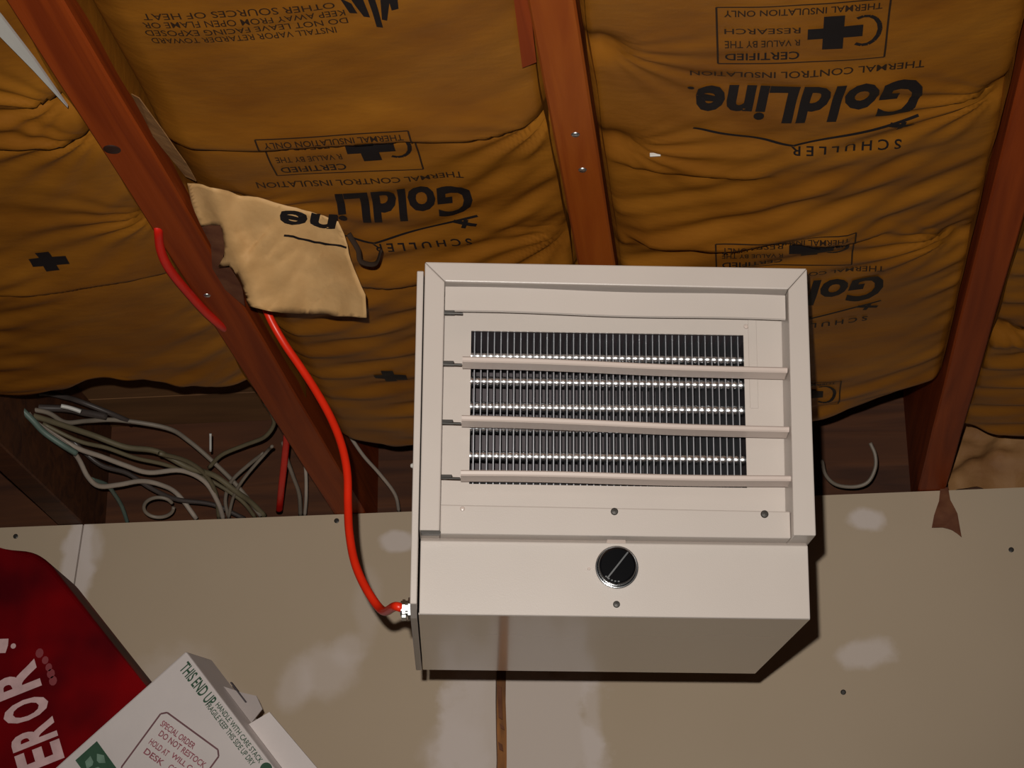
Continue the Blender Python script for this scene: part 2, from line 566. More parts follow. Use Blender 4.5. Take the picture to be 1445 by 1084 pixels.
def ins_z(b, x, y):
    x0, x1 = BAYS[b]
    s = (x - x0) / (x1 - x0)
    u = 2 * s - 1
    edge = max(0.0, 1 - abs(u)) 
    env = min(1.0, edge / 0.07)
    env = env * env * (3 - 2 * env)
    z = JB + 0.020 - 0.016 * max(0.0, 1 - u * u) ** 0.6
    z += 0.006 * (1 - min(1, edge / 0.05)) ** 2
    if b == 1:      # pulled up beside the left joist
        z += 0.018 * max(0.0, 1 - max(0.0, s) / .10) ** 1.5
    late = min(1, max(0, (y - 1.62) / 0.35))
    # long cross wrinkles, stronger towards the wall
    q = y + 0.10 * s * s + 0.018 * noise.noise((x * 4, y * 3, b * 7.3))
    am = max(0, .55 + 1.3 * noise.noise((x * 4, y * 3.5, b + 20.0)))
    z += env * am * (0.0006 + 0.0026 * late) * math.sin(q * 2 * math.pi / 0.066 + 2.2 * noise.noise((x * 6, y * 2, b + 2.0)))
    z += env * am * (0.0003 + 0.0014 * late) * math.sin((q + .3 * x) * 2 * math.pi / 0.037 + 3 * noise.noise((x * 5, y * 5, b + 9.0)))
    z += env * 0.006 * noise.noise((x * 5, y * 4, b * 3.1)) + env * (.0008 + .0014 * late) * noise.noise((x * 14, y * 22, b * 5.1))
    for (pb, ax, ay, st, d) in PINS:
        if pb != b:
            continue
        dx, dy = x - ax, y - ay
        r = math.hypot(dx, dy)
        if r > 0.4:
            continue
        th = math.atan2(dy, dx)
        dd = (th - d + math.pi) % (2 * math.pi) - math.pi
        w = math.exp(-(dd / 0.75) ** 2) * math.exp(-r / 0.13) * min(1, r / 0.02)
        z += st * w * math.sin(17 * dd + 1.3 * noise.noise((ax * 9, r * 9, 1)))
        z += 0.012 * math.exp(-(r / 0.02) ** 2)
    for (lb, ya, yb, u0, u1, drop) in LIPS:
        if lb != b:
            continue
        yl = ya + (yb - ya) * s + 0.006 * noise.noise((x * 12, ya * 5, 4))
        fade = min(1, max(0, (s - u0) / 0.08)) * min(1, max(0, (u1 - s) / 0.12))
        d = y - yl
        if d < 0:
            z -= drop * fade * env * math.exp(-(d / 0.045) ** 2)
        else:
            z -= drop * fade * env * (1.6 * math.exp(-(d / 0.0065) ** 2) - 0.6 * math.exp(-(d / 0.02) ** 2))
    return z


BL = ['kraft faced insulation batt in the far left bay above tangled cables',
      'kraft faced insulation batt left of the middle joist, partly behind torn paper',
      'kraft faced insulation batt right of the middle joist, lettering clearest',
      'kraft faced insulation batt at far right, crumpled above the wall']
batts = []
Y0 = 1.0
for b in range(4):
    x0, x1 = BAYS[b]
    nu, nv, nc = 90, 330, 14
    bm = bmesh.new()
    rows = []
    for j in range(nv + nc + 1):
        row = []
        for i in range(nu + 1):
            x = x0 + (x1 - x0) * i / nu
            ye = y_end(b, x)
            if j <= nv:
                y = Y0 + (ye - Y0) * j / nv
                z = ins_z(b, x, y)
            else:
                t = (j - nv) / nc
                zz = ins_z(b, x, ye)
                y = ye + 0.016 * math.sin(t * math.pi) + .01 * noise.noise((x * 20, t * 2, b))
                z = zz + 0.10 * t * t * (1 - .0 * t) + 0.012 * t
                z += 0.006 * noise.noise((x * 25, t * 3, b + 5))
            row.append(bm.verts.new((x, y, z)))
        rows.append(row)
    for r0, r1 in zip(rows, rows[1:]):
        for i in range(nu):
            bm.faces.new((r0[i], r1[i], r1[i + 1], r0[i + 1]))
    root = thing('insulation_batt', BL[b], 'insulation', ((x0 + x1) / 2, 1.75, JB))
    me = bpy.data.meshes.new('kraft_facing')
    for v in bm.verts:
        v.co -= root.location
    bm.to_mesh(me)
    bm.free()
    f = link('kraft_facing', me, M['kraft'], root, True)
    # stapling flanges: narrow wavy paper ribbons against both joists
    for side, xs in ((1, x0 + 0.0006), (-1, x1 - 0.0006)):
        bm = bmesh.new()
        prev = None
        for k in range(121):
            y = 1.0 + 1.3 * k / 120
            wv = noise.noise((y * 7, side * 3 + b, 0))
            lo = JB + 0.010 + 0.010 * wv
            off = 0.0012 + 0.002 * (1 + noise.noise((y * 11, b, side)))
            a = bm.verts.new((xs + side * 0.001, y, JB + 0.045))
            c = bm.verts.new((xs + side * off, y, (lo + JB + .045) / 2))
            d = bm.verts.new((xs + side * (off + 0.001), y, lo))
            if prev:
                bm.faces.new((prev[0], a, c, prev[1]))
                bm.faces.new((prev[1], c, d, prev[2]))
            prev = (a, c, d)
        for v in bm.verts:
            v.co -= root.location
        from_bm('stapling_flange', bm, M['kraft'], root, True)
    batts.append(root)


# printing on the facing (text reads from the far side: right = -X, up = +Y)
def print_block(b, xg, yb, parts=('word', 'cert', 'roof', 'maker', 'fine'), word='GoldLine', ww=0.196):
    p, q = Print(), Print()
    if 'word' in parts:
        p.text(word, 0.0, 0.0, ww, 0.066, shear=0.18, bold=0.034)
        if word == 'GoldLine':
            p.disc(0.2, .004, .003)
    if 'fine' in parts:
        q.text('THERMAL CONTROL INSULATION', 0.002, -0.027, 0.2, -0.016, bold=0.01)
    if 'roof' in parts:
        p.line([(0.0, 0.072), (0.03, 0.083), (0.11, 0.1125), (0.15, 0.094), (0.2, 0.078)], 0.0034)
        p.line([(0.003, 0.088), (0.025, 0.0805)], 0.006)
        p.line([(0.012, 0.078), (0.017, 0.093)], 0.0045)
    if 'maker' in parts:
        p.text('S C H U L L E R', 0.012, 0.114, 0.112, 0.129, bold=0.016)
    if 'cert' in parts:
        X0, X1, Ya, Yb = 0.037, 0.176, -0.132, -0.04
        q.line([(X0, Ya), (X1, Ya), (X1, Yb), (X0, Yb), (X0, Ya)], 0.0017)
        p.line([(0.057, -0.086), (0.102, -0.086)], 0.017)
        p.line([(0.081, -0.112), (0.081, -0.060)], 0.017)
        pts = [(0.056 + 0.013 * math.cos(a), -0.086 + 0.022 * math.sin(a)) for a in [math.radians(60 + 24 * k) for k in range(11)]]
        p.line(pts, 0.004)
        p.text('CERTIFIED', 0.108, -0.058, 0.17, -0.045, bold=0.012)
        q.text('R VALUE BY THE', 0.108, -0.079, 0.17, -0.068, bold=0.008)
        q.text('RESEARCH', 0.108, -0.098, 0.17, -0.089, bold=0.006)
        q.text('THERMAL INSULATION ONLY', 0.043, -0.127, 0.17, -0.117, bold=0.012)

    if 'cross' in parts:
        p.line([(0.060, -0.086), (0.099, -0.086)], 0.015)
        p.line([(0.081, -0.106), (0.081, -0.068)], 0.014)

    def fn(tx, ty):
        x, y = xg - tx, yb + ty
        x = min(max(x, BAYS[b][0] + .004), BAYS[b][1] - .004)
        return Vector((x, y, ins_z(b, x, y) - 0.0011)) - batts[b].location
    if p.v:
        part_label(p.build('printed_lettering', M['ink'], fn, batts[b], 0.006), 'bold dark printed lettering')
    if q.v:
        part_label(q.build('fine_print', M['ink_thin'], fn, batts[b], 0.006), 'thin dark small print and frame')


print_block(2, 0.190, 1.580)
print_block(2, 0.182, 1.580 + 0.427)
print_block(2, 0.185, 1.580 + 0.854, ('cert',))
xg1 = atZ(664, 280, JB).x
print_block(1, xg1, 1.742, word='GoldLi', ww=.135)
for b, px, py in ((1, 553, 536), (0, 71, 373)):
    x, y = ceil_xy(px, py)
    print_block(b, x + .078, y + .086, ('cross',))
# paragraph and house mark near the top edge of the photo
pp = Print()
for k, (a, c) in enumerate(((0.012, 0.168), (0.0, 0.17), (0.0, 0.168), (0.006, 0.165))):
    pp.text(('INSTALL VAPOR RETARDER TOWARD', 'DO NOT LEAVE FACING EXPOSED', 'KEEP AWAY FROM OPEN FLAME OR', 'OTHER SOURCES OF HEAT')[k], a, 0.036 - k * 0.0125, c, 0.045 - k * 0.0125, bold=0.004)
pp.line([(0.03, -0.062), (0.17, -0.062)], 0.004)
pp.line([(0.0, -0.082), (0.19, -0.082)], 0.004)
P0 = ceil_xy(491, 40)


def para(tx, ty):
    x, y = P0[0] - tx, P0[1] - .03 + ty + .02 * tx
    return Vector((x, y, ins_z(1, x, y) - 0.0011)) - batts[1].location


part_label(pp.build('fine_print', M['ink_thin'], para, batts[1], 0.006), 'paragraph of thin dark small print')
hp = Print()
hx, hy = ceil_xy(530, 22)
hp.poly([(-.018, -.03), (-.008, -.03), (-.002, .018), (-.006, .02)])
hp.poly([(-.002, -.03), (.004, -.03), (.004, .028), (-.001, .03)])
hp.poly([(.008, -.03), (.02, -.03), (.012, .012), (.007, .014)])
hp.poly([(.018, -.01), (.026, -.02), (.022, .004), (.016, .006)])
hp.poly([(-.02, -.016), (-.012, -.02), (-.012, .006), (-.018, .004)])


def hfn(tx, ty):
    x, y = hx - tx, hy + ty
    return Vector((x, y, ins_z(1, x, y) - 0.0011)) - batts[1].location


part_label(hp.build('printed_emblem', M['ink'], hfn, batts[1], 0.006), 'dark leaf-like printed emblem')
# small white staple in the right-hand facing
bm = bmesh.new()
sx, sy = ceil_xy(925, 230)
add_box(bm, sx - .005, sx + .005, sy - .001, sy + .001, ins_z(2, sx, sy) - .0025, ins_z(2, sx, sy) + .002, .0004)
for v in bm.verts:
    v.co -= batts[2].location
part_label(from_bm('staple', bm, M['white'], batts[2]), 'small white staple')


# ------------------------------------------------------------------ thin sheets: torn paper flap, scraps
def sheet(name, m, pts, tris, thick, parent=None, sub=2, wob=0.003, seed=0):
    bm = bmesh.new()
    V = [bm.verts.new(p) for p in pts]
    for t in tris:
        bm.faces.new([V[i] for i in t])
    bmesh.ops.recalc_face_normals(bm, faces=bm.faces)
    for _ in range(sub):
        bmesh.ops.subdivide_edges(bm, edges=bm.edges[:], cuts=1, use_grid_fill=True)
    for v in bm.verts:
        if not v.is_boundary or wob > .002:
            v.co += Vector((0, 1, -.3)) * wob * noise.noise(v.co * 28 + Vector((seed, 0, 0)))
    bmesh.ops.triangulate(bm, faces=bm.faces)
    bm.normal_update()
    bmesh.ops.solidify(bm, geom=bm.faces[:], thickness=thick)
    return from_bm(name, bm, m, parent)


# the torn flap: a grid between an upper torn edge and a lower edge, hanging from the facing by the left joist
UP = [(264, 257), (280, 259), (300, 268), (322, 276), (350, 279), (385, 287), (420, 296), (455, 305), (480, 316), (488, 330)]
LOW = [(276, 300), (285, 316), (300, 318), (312, 316), (318, 340), (309, 375), (322, 380), (340, 405), (352, 430), (400, 440)]
# left torn outline (top to bottom) and right outline; rows interpolate between them
LEFT = [(264, 257), (268, 276), (274, 298), (283, 317), (298, 315), (311, 317), (316, 330), (318, 348), (317, 362), (308, 376), (324, 375), (334, 388), (340, 402), (346, 420), (352, 433)]
RIGHT = [(300, 265), (345, 276), (400, 288), (450, 302), (478, 312), (486, 330), (490, 345), (493, 357), (496, 368), (500, 380), (504, 392), (511, 405), (516, 416), (517, 432), (517, 447)]
BOT = [(352, 433), (385, 440), (430, 443), (475, 446), (517, 447)]
flap_y0 = atZ(300, 270, JB).y


def flap_pt(px, py):
    # it hangs clear of the ceiling, its lower end dropping towards the viewer
    t = min(1, max(0, (py - 257) / 190))
    y = flap_y0 + 0.01 + 0.155 * t + 0.010 * math.sin(px * .045) * t - 0.02 * max(0, (px - 430) / 90)
    y -= 0.014 * math.exp(-((px - 300 - .35 * (py - 260)) / 18) ** 2)
    return atY(px, py, y)


def flap_wob(px, py):
    a = abs(noise.noise((px * .018 + .5, py * .02, 2)))
    b = abs(noise.noise(((px + py * .7) * .035, (py - px * .7) * .012, 7)))
    return 0.010 * a - 0.008 * b + .0012 * noise.noise((px * .09, py * .09, 7))


root = thing('torn_paper_flap', 'pale torn kraft paper flap hanging beside left joist with jagged left edge', 'paper', flap_pt(300, 268))
OUT = LEFT + BOT[1:-1] + RIGHT[::-1]
fo = Print()
fo.poly([(x + 2.0 * noise.noise((k * 1.7, 3, 0)), y) for k, (x, y) in enumerate(OUT)])


def flap_world(px, py):
    p = flap_pt(px, py)
    p.y += flap_wob(px, py)
    return p - root.location


o = fo.build('paper_sheet', M['kraft_pale'], flap_world, root, 9)
del o['kind']
bm = bmesh.new()
bm.from_mesh(o.data)
bmesh.ops.remove_doubles(bm, verts=bm.verts, dist=1e-5)
bmesh.ops.recalc_face_normals(bm, faces=bm.faces)
bmesh.ops.solidify(bm, geom=bm.faces[:], thickness=0.0007)
bm.to_mesh(o.data)
bm.free()
for p in o.data.polygons:
    p.use_smooth = True
fp = Print()
fp.text('ne', 0, 0, 1, 1, shear=0.1, bold=0.03)


def flfn(tx, ty):
    # upside-down letters near the upper edge
    px, py = 478 - tx * 82 , 296 + ty * 20 + (1 - tx) * 8
    p = flap_pt(px, py)
    p.y += flap_wob(px, py)
    return p + Vector((0, -.004, -.0015)) - root.location


part_label(fp.build('printed_lettering', M['ink'], flfn, root, .15), 'part of the dark printed word')
fq = Print()
fq.line([(402, 333), (430, 339), (460, 345), (490, 350)], 3.0)


def flfn2(px, py):
    p = flap_pt(px, py)
    p.y += flap_wob(px, py)
    return p + Vector((0, -.004, -.0015)) - root.location


fq.build('printed_line', M['ink'], flfn2, root, 8)
# dark matte curl at the right end of the flap
tube('dark_curl', M['curl'], [flap_pt(492, 330) - root.location, flap_pt(505, 352) - root.location, flap_pt(512, 375) + Vector((0, -.01, 0)) - root.location,
     flap_pt(530, 372) - root.location, flap_pt(538, 352) - root.location], 0.0028, root, flat=.35)
# darker ragged backing torn away left of the flap
pts = [atZ(x, y, JB - z) for x, y, z in ((283, 316, .002), (312, 317, .004), (319, 345, .006), (313, 372, .006), (326, 378, .006), (342, 405, .008), (346, 432, .008), (318, 408, .002), (300, 378, .002), (298, 345, .002))]
o = sheet('torn_backing', M['kraft_dark'], pts, [(0, 1, 2, 9), (9, 2, 3, 8), (8, 3, 4, 7), (7, 4, 5, 6)], 0.0008, None, 2, 0.002, 3)
for v in o.data.vertices:
    v.co -= root.location
o.parent = root

pts = [atY(x, y, WY - d) for x, y, d in ((1327, 688, .004), (1338, 688, .004), (1341, 706, .008), (1351, 726, .012), (1357, 758, .016), (1345, 748, .014), (1330, 744, .014), (1315, 744, .012), (1318, 728, .01), (1325, 708, .006))]
tag(sheet('torn_paper_scrap', M['kraft_dark'], pts, [(0, 1, 2, 9), (9, 2, 3, 8), (8, 3, 6, 7), (3, 4, 5, 6)], 0.0008, None, 2, 0.003, 8),
    'dark brown paper scrap dangling over drywall below right joist', 'paper')

# crumpled loose paper behind the wall top at far right
bm = bmesh.new()
rows = []
for j in range(30):
    row = []
    for i in range(50):
        x = 0.318 + 0.33 * i / 49
        t = j / 29
        y = WY + 0.06 - 0.14 * t
        z = JB + 0.012 + 0.13 * t ** 0.7
        n1 = noise.noise((x * 16, t * 4, 1)) * .02 + noise.noise((x * 40, t * 9, 4)) * .009
        row.append(bm.verts.new((x, y + n1 * .6, z + n1)))
    rows.append(row)
for a, c in zip(rows, rows[1:]):
    for i in range(49):
        bm.faces.new((a[i], c[i], c[i + 1], a[i + 1]))
for v in bm.verts:
    v.co.z = max(v.co.z, JB + .002)
tag(from_bm('crumpled_paper', bm, M['kraft_mid'], None, True), 'crumpled tan paper stuffed above the drywall at far right', 'paper')

# slivers beside the joists
pts = [atZ(x, y, JB + z) for x, y, z in ((722, -25, .004), (744, -25, .004), (757, 88, .003), (737, 96, .003))]
tag(sheet('red_sliver', M['joist_red'], pts, [(0, 1, 2, 3)], 0.004, None, 2, 0.0005, 4), 'dark red sliver left of the middle joist at the top', 'wood')  # thin dark red strip just above the level of the joist undersides
pts = [atZ(x, y, JB + z) for x, y, z in ((186, 132, .004), (197, 138, -.004), (262, 228, -.005), (277, 254, .002), (262, 248, .006), (216, 190, .006))]
tag(sheet('paper_sliver', M['kraft_mid'], pts, [(0, 1, 5), (1, 2, 4, 5), (2, 3, 4)], 0.0008, None, 2, 0.003, 5), 'narrow curled paper edge along right side of the left joist', 'paper')

# white lath along the left joist
pts = [atZ(x, y, JB - .003) for x, y in ((-40, -30), (4, 22), (50, 82), (96, 148), (47, 95), (0, 47), (-50, 0))]
tag(sheet('white_strip', M['white'], pts, [(0, 1, 5, 6), (1, 2, 4, 5), (2, 3, 4)], 0.003, None, 1, 0.0005, 1),
    'tapered white strip tucked along left edge of left joist', 'strip')

# ------------------------------------------------------------------ the garage heater
HX = Vector((0.99032313, 0.13826978, -0.01189834))
HY = Vector((-0.13676963, 0.98692119, 0.08532668))
HZ = Vector((0.02354083, -0.08287365, 0.99628198))
HO = Vector((-0.26543402, 1.73606044, 0.79493976)) + Vector((0, 0, 1.5))
heater = thing('garage_heater', 'beige louvered electric garage heater hung under the middle joist', 'heater')
heater.matrix_world = axes_matrix(HX, HY, HZ, HO)
WD, HF, HB, DP = 0.359, 0.2562, 0.3250, 0.383
FY = 0.032
P = M['paint']


def hpart(name, bm, m, parent=heater, smooth=False):
    return from_bm(name, bm, m, parent, smooth)


# picture-frame front: three mitred rails and a bottom lip
bm = bmesh.new()
add_prism(bm, [(0, 0), (WD, 0), (WD - .0185, -.0210), (.0190, -.0190)], 'y', 0, 0.044, 0.0012)
hpart('frame_rail', bm, P)
bm = bmesh.new()
add_prism(bm, [(0, -.0003), (.0188, -.0193), (.0182, -HF), (0, -HF)], 'y', 0, 0.044, 0.0012)
hpart('frame_rail', bm, P)
bm = bmesh.new()
add_prism(bm, [(WD, -.0003), (WD - .0183, -.0213), (WD - .0205, -HF), (WD, -HF)], 'y', 0, 0.044, 0.0012)
hpart('frame_rail', bm, P)
bm = bmesh.new()
add_prism(bm, [(.0184, -.2290), (WD - .0207, -.2310), (WD - .0207, -HF), (.0184, -HF)], 'y', 0.014, 0.044, 0.0012)
hpart('lower_rail', bm, P)
# small slot and tab at the lower left corner of the frame
bm = bmesh.new()
add_box(bm, .001, .019, .0008, .012, -HF - .0024, -HF - .0002, .0004)
hpart('corner_slot', bm, M['screw'])
# housing: top, right side, back, bottom, interior partitions; the left side sheet is separate
bm = bmesh.new()
add_box(bm, 0, WD - .002, .044, DP, -.0025, -.0005, .0004)
add_box(bm, WD - .004, WD - .002, .044, DP, -HB, -.0026, .0004)
add_box(bm, 0, WD - .0042, DP - .002, DP, -HB, -.0026, .0004)
hpart('housing', bm, P)
bm = bmesh.new()
add_box(bm, 0.0, WD - .0021, .034, DP - .0002, -HB - .0022, -HB - .0002, .0004)
hpart('bottom_panel', bm, M['bottom'])
bm = bmesh.new()
add_prism(bm, [(.012, -.005), (.012, -HB + .004), (.05, -HB - .003), (DP, -HB - .003), (DP, -.001), (.03, -.001)], 'x', -.0075, -.0012, .0010)
hpart('side_panel', bm, P)
# baffle with its rectangular opening
OX0, OX1, OZ0, OZ1 = .0445, .3040, -.0525, -.2020
bm = bmesh.new()
for d in ((.018, OX0, -.018, -.232), (OX1, WD - .017, -.018, -.232)):
    add_box(bm, d[0], d[1], .0455, .0475, d[3], d[2])
add_box(bm, OX0, OX1, .0455, .0475, OZ0, -.018)
add_box(bm, OX0, OX1, .0455, .0475, -.232, OZ1)
add_box(bm, .3085, .3165, .0440, .0456, -.125, -.019, .0005)
hpart('baffle_plate', bm, P)
# element: dark cavity, tubes and fins
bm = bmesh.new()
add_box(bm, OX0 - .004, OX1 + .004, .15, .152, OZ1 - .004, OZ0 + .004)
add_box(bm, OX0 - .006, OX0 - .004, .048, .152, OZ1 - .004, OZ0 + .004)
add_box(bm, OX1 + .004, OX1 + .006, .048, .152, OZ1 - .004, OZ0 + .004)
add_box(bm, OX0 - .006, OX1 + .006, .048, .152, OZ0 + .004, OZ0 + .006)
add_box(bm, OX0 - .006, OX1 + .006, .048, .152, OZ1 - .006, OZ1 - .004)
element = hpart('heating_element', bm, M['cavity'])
part_label(element, 'dark recess holding finned silver heating tubes')
for z in (-.0700, -.0952, -.1203, -.1410, -.1685, -.1925):
    bm = bmesh.new()
    zz = z - .002
    # collars between the fins make each gap a small barrel
    prof = []
    gap = (OX1 - OX0 - .007) / 40
    for k in range(-1, 41):
        for t in (0.0, .15, .35, .5, .65, .85):
            prof.append((.0043 + .00055 * math.sin(math.pi * t), OX0 + .0035 + gap * (k + t)))
    add_lathe(bm, prof, (0, .064, zz), (1, 0, 0), 18)
    hpart('heating_tube', bm, M['tube'], element, True)
NF = 41
fin_me = None
for k in range(NF):
    x = OX0 + .0035 + (OX1 - OX0 - .007) * k / (NF - 1)
    if fin_me is None:
        bm = bmesh.new()
        add_box(bm, -.0005, .0005, .0595, .095, OZ1 - .003, OZ0 + .003)
        o = hpart('fin', bm, M['fin'], element)
        fin_me = o.data
    else:
        o = bpy.data.objects.new('fin', fin_me)
        COL.objects.link(o)
        o.parent = element
    o.location = (x, 0, 0)


# louvers
def louver(zl, zr, closed=False):
    bm = bmesh.new()
    if closed:
        prof = [(.0085, -.0228), (.0105, -.0222), (.0145, -.044), (.0115, -.0465), (.0095, -.0455)]
    else:
        # seen nearly edge-on from below: rolled nose, blade sloping back and down
        prof = [(.0075, .0040), (.0088, .0052), (.0108, .0048), (.0265, .0000), (.0265, -.0014), (.0105, .0012), (.0090, -.0002), (.0078, .0012)]
    n = 24
    rows = []
    for i in range(n + 1):
        s = i / n
        x = (.0365 if not closed else .0195) + ((WD - .0198 - .0003) - (.0365 if not closed else .0195)) * s
        zz = (zl + (zr - zl) * s) if not closed else (.0015 - .0035 * s + .0007 * math.sin(s * 9))
        if not closed:
            zz += .0006 * math.sin(s * math.pi * 2.2)
        rows.append([bm.verts.new((x, a, zz + c)) for a, c in prof])
    m_ = len(prof)
    for a, c in zip(rows, rows[1:]):
        for k in range(m_):
            bm.faces.new((a[k], c[k], c[(k + 1) % m_], a[(k + 1) % m_]))
    bm.faces.new(rows[0])
    bm.faces.new(list(reversed(rows[-1])))
    o = hpart('louver', bm, P if closed else M['louver'])
    # pivot tab at the left end
    bm = bmesh.new()
    zt = zl if not closed else -.0445
    add_box(bm, .0183, .0285, .010, .020, zt - .0012, zt + .0012, .0004)
    add_tube(bm, [(.0183, .012, zt - .0016), (.036, .012, zt - .0020)], .0012, 8, 1)
    hpart('pivot_tab', bm, M['screw'], o)
    return o


louver(0, 0, True)
louver(-.0945, -.1005)
louver(-.1510, -.1575)
louver(-.2030, -.2040)
# control panel with knob and screw
bm = bmesh.new()
add_prism(bm, [(FY, -HF - .0030), (FY + .006, -HF + .001), (FY + .012, -HF + .001), (FY + .012, -HB - .002), (FY, -HB - .002)], 'x', .0006, WD - .0022, .0009)
hpart('control_panel', bm, P)
kc = (.1802, FY, -.2822)
bm = bmesh.new()
add_lathe(bm, [(.0192, 0), (.0194, .003), (.0188, .0046), (.0176, .0048)], kc, (0, -1, 0), 48)
add_lathe(bm, [(.0178, .004), (.0174, .011), (.0166, .0128), (.0150, .0134), (0, .0134)], kc, (0, -1, 0), 48)
knob = hpart('thermostat_knob', bm, M['black'], smooth=False)
part_label(knob, 'round black thermostat knob')
bm = bmesh.new()
add_lathe(bm, [(.0192, .0030), (.0198, .0034), (.0198, .0046), (.0188, .0052), (.0180, .0048)], kc, (0, -1, 0), 48)
part_label(hpart('bezel_ring', bm, M['chrome'], knob, True), 'thin chrome ring')
bm = bmesh.new()
a = math.radians(52)
for s0, s1, w in ((-.0155, .0155, .0007),):
    d = Vector((math.cos(a), 0, math.sin(a)))
    nrm = Vector((-math.sin(a), 0, math.cos(a)))
    c = Vector((kc[0], FY - .0139, kc[2]))
    vv = [bm.verts.new(c + d * u_ + nrm * w_ + Vector((0, h_, 0))) for u_ in (s0, s1) for w_ in (-w, w) for h_ in (0, .0008)]
    for q in ((0, 1, 3, 2), (4, 6, 7, 5), (0, 4, 5, 1), (2, 3, 7, 6), (0, 2, 6, 4), (1, 5, 7, 3)):
        bm.faces.new([vv[i] for i in q])
part_label(hpart('pointer_line', bm, M['chrome'], knob), 'slanted silver pointer line')
bm = bmesh.new()
for i in range(5):
    a2 = math.radians(225 + i * 12)
    c = Vector((kc[0] + .0150 * math.cos(a2), FY - .0137, kc[2] + .0150 * math.sin(a2)))
    add_box(bm, c.x - .0008, c.x + .0008, c.y - .0003, c.y + .0004, c.z - .0006, c.z + .0006)
hpart('chrome_flecks', bm, M['chrome'], knob)  # row of tiny chrome flecks at the knob's lower left
for (x, y, z, r, m) in ((.1800, FY, -.3158, .0032, 'screw'), (.1772, .0138, -.2335, .0034, 'screw'), (.3147, .0138, -.2340, .0036, 'screw'), (.0385, .0138, -.2330, .0022, 'louver'), (.155, FY, -.2835, .0013, 'louver'), (.3065, .0440, -.0445, .0022, 'louver')):
    bm = bmesh.new()
    add_lathe(bm, [(r, 0), (r, .0009), (r * .8, .0017), (0, .0020)], (x, y + .0002, z), (0, -1, 0), 16)
    add_box(bm, x - r * .8, x + r * .8, y - .0022, y - .0016, z - .0003, z + .0003)
    hpart('screw', bm, M[m])
# logo dimple under the frame lip
bm = bmesh.new()
add_lathe(bm, [(.009, 0), (.0088, .0010), (0, .0012)], (.1802, FY + .002, -HF - .0008), (0, -.6, -1), 24)
hpart('latch_tab', bm, M['louver'])
bm = bmesh.new()
add_lathe(bm, [(.0026, 0), (.0026, .002), (.0016, .004), (0, .0044)], (-.0075, .10, -.172), (-1, 0, 0), 14)
part_label(hpart('screw', bm, M['white']), 'bright screw head on the left side')
# cable connector on the left side
CC = Vector((-.0075, .110, -.3085))
bm = bmesh.new()
add_lathe(bm, [(.0095, 0), (.0105, .0005), (.0105, .0035), (.0090, .0038), (.0075, .004), (.0075, .006), (.0086, .0065), (.0086, .0090), (.006, .0095)], CC, (-1, 0, 0), 6)
add_lathe(bm, [(.0072, .0035), (.0072, .0105), (.0055, .0110)], CC, (-1, 0, 0), 20)
add_box(bm, CC.x - .0098, CC.x - .0050, CC.y - .0085, CC.y + .0085, CC.z - .0105, CC.z - .0070, .0006)
part_label(hpart('cable_connector', bm, M['zinc']), 'small silver cable clamp')
# hanging bracket between the housing top and the joist (behind the front, out of the lens's sight)
joist_x = XJ[2]
hm = heater.matrix_world.inverted()
for yb in (.20, .33):
    bm = bmesh.new()
    # strap foot on the housing and upright to the joist
    top = hm @ Vector((joist_x, (heater.matrix_world @ Vector((.17, yb, 0))).y, JB))
    add_box(bm, top.x - .016, top.x + .016, yb - .012, yb + .012, -.0006, .0022)
    add_box(bm, top.x - .016, top.x + .016, yb - .0015, yb + .0015, .0022, top.z - .0003)
    hpart('mounting_bracket', bm, P)

# ------------------------------------------------------------------ cables
MW = heater.matrix_world
conn = MW @ (CC + Vector((-.008, 0, 0)))
conn_in = MW @ (CC + Vector((-.002, 0, 0)))
conn_out = MW @ (CC + Vector((-.016, 0, .0018)))
orange_px = [(372, 428, 2.005), (384, 455, 2.02), (402, 486, 2.03), (424, 518, 2.035), (446, 552, 2.035), (467, 590, 2.03), (482, 628, 2.02), (490, 668, 2.01), (491, 712, 2.0),
             (493, 752, 1.985), (501, 795, 1.965), (518, 833, 1.945), (540, 862, 1.925)]
pts = [atZ(362, 405, JB + .012)] + [atY(*p) for p in orange_px] + [conn_out, conn, conn_in]
tag(tube('orange_cable', M['orange'], pts, 0.0044, n=14), 'bright orange cable curving down into the left side of the heater', 'cable')
pts = [atZ(217, 262, JB + .09), atZ(221, 300, JB + .035), atZ(223, 318, JB + .004), atZ(226, 350, JB - .004), atZ(238, 378, JB - .006), atZ(263, 410, JB - .005), atZ(292, 442, JB - .003), atZ(318, 464, JB + .004), 
       Vector((XJ[1] - .030, 2.10, JB + .03)), Vector((XJ[1] - .034, 2.3, JB + .05)), atY(401, 590, 2.50), atY(405, 606, 2.53), atY(402, 645, 2.60), atY(397, 690, 2.68), atY(394, 722, 2.762)]
tag(tube('orange_cable', M['orange_dim'], pts, 0.0048, n=12, flat=0.7), 'dim red cable hugging the left side of the left joist', 'cable')

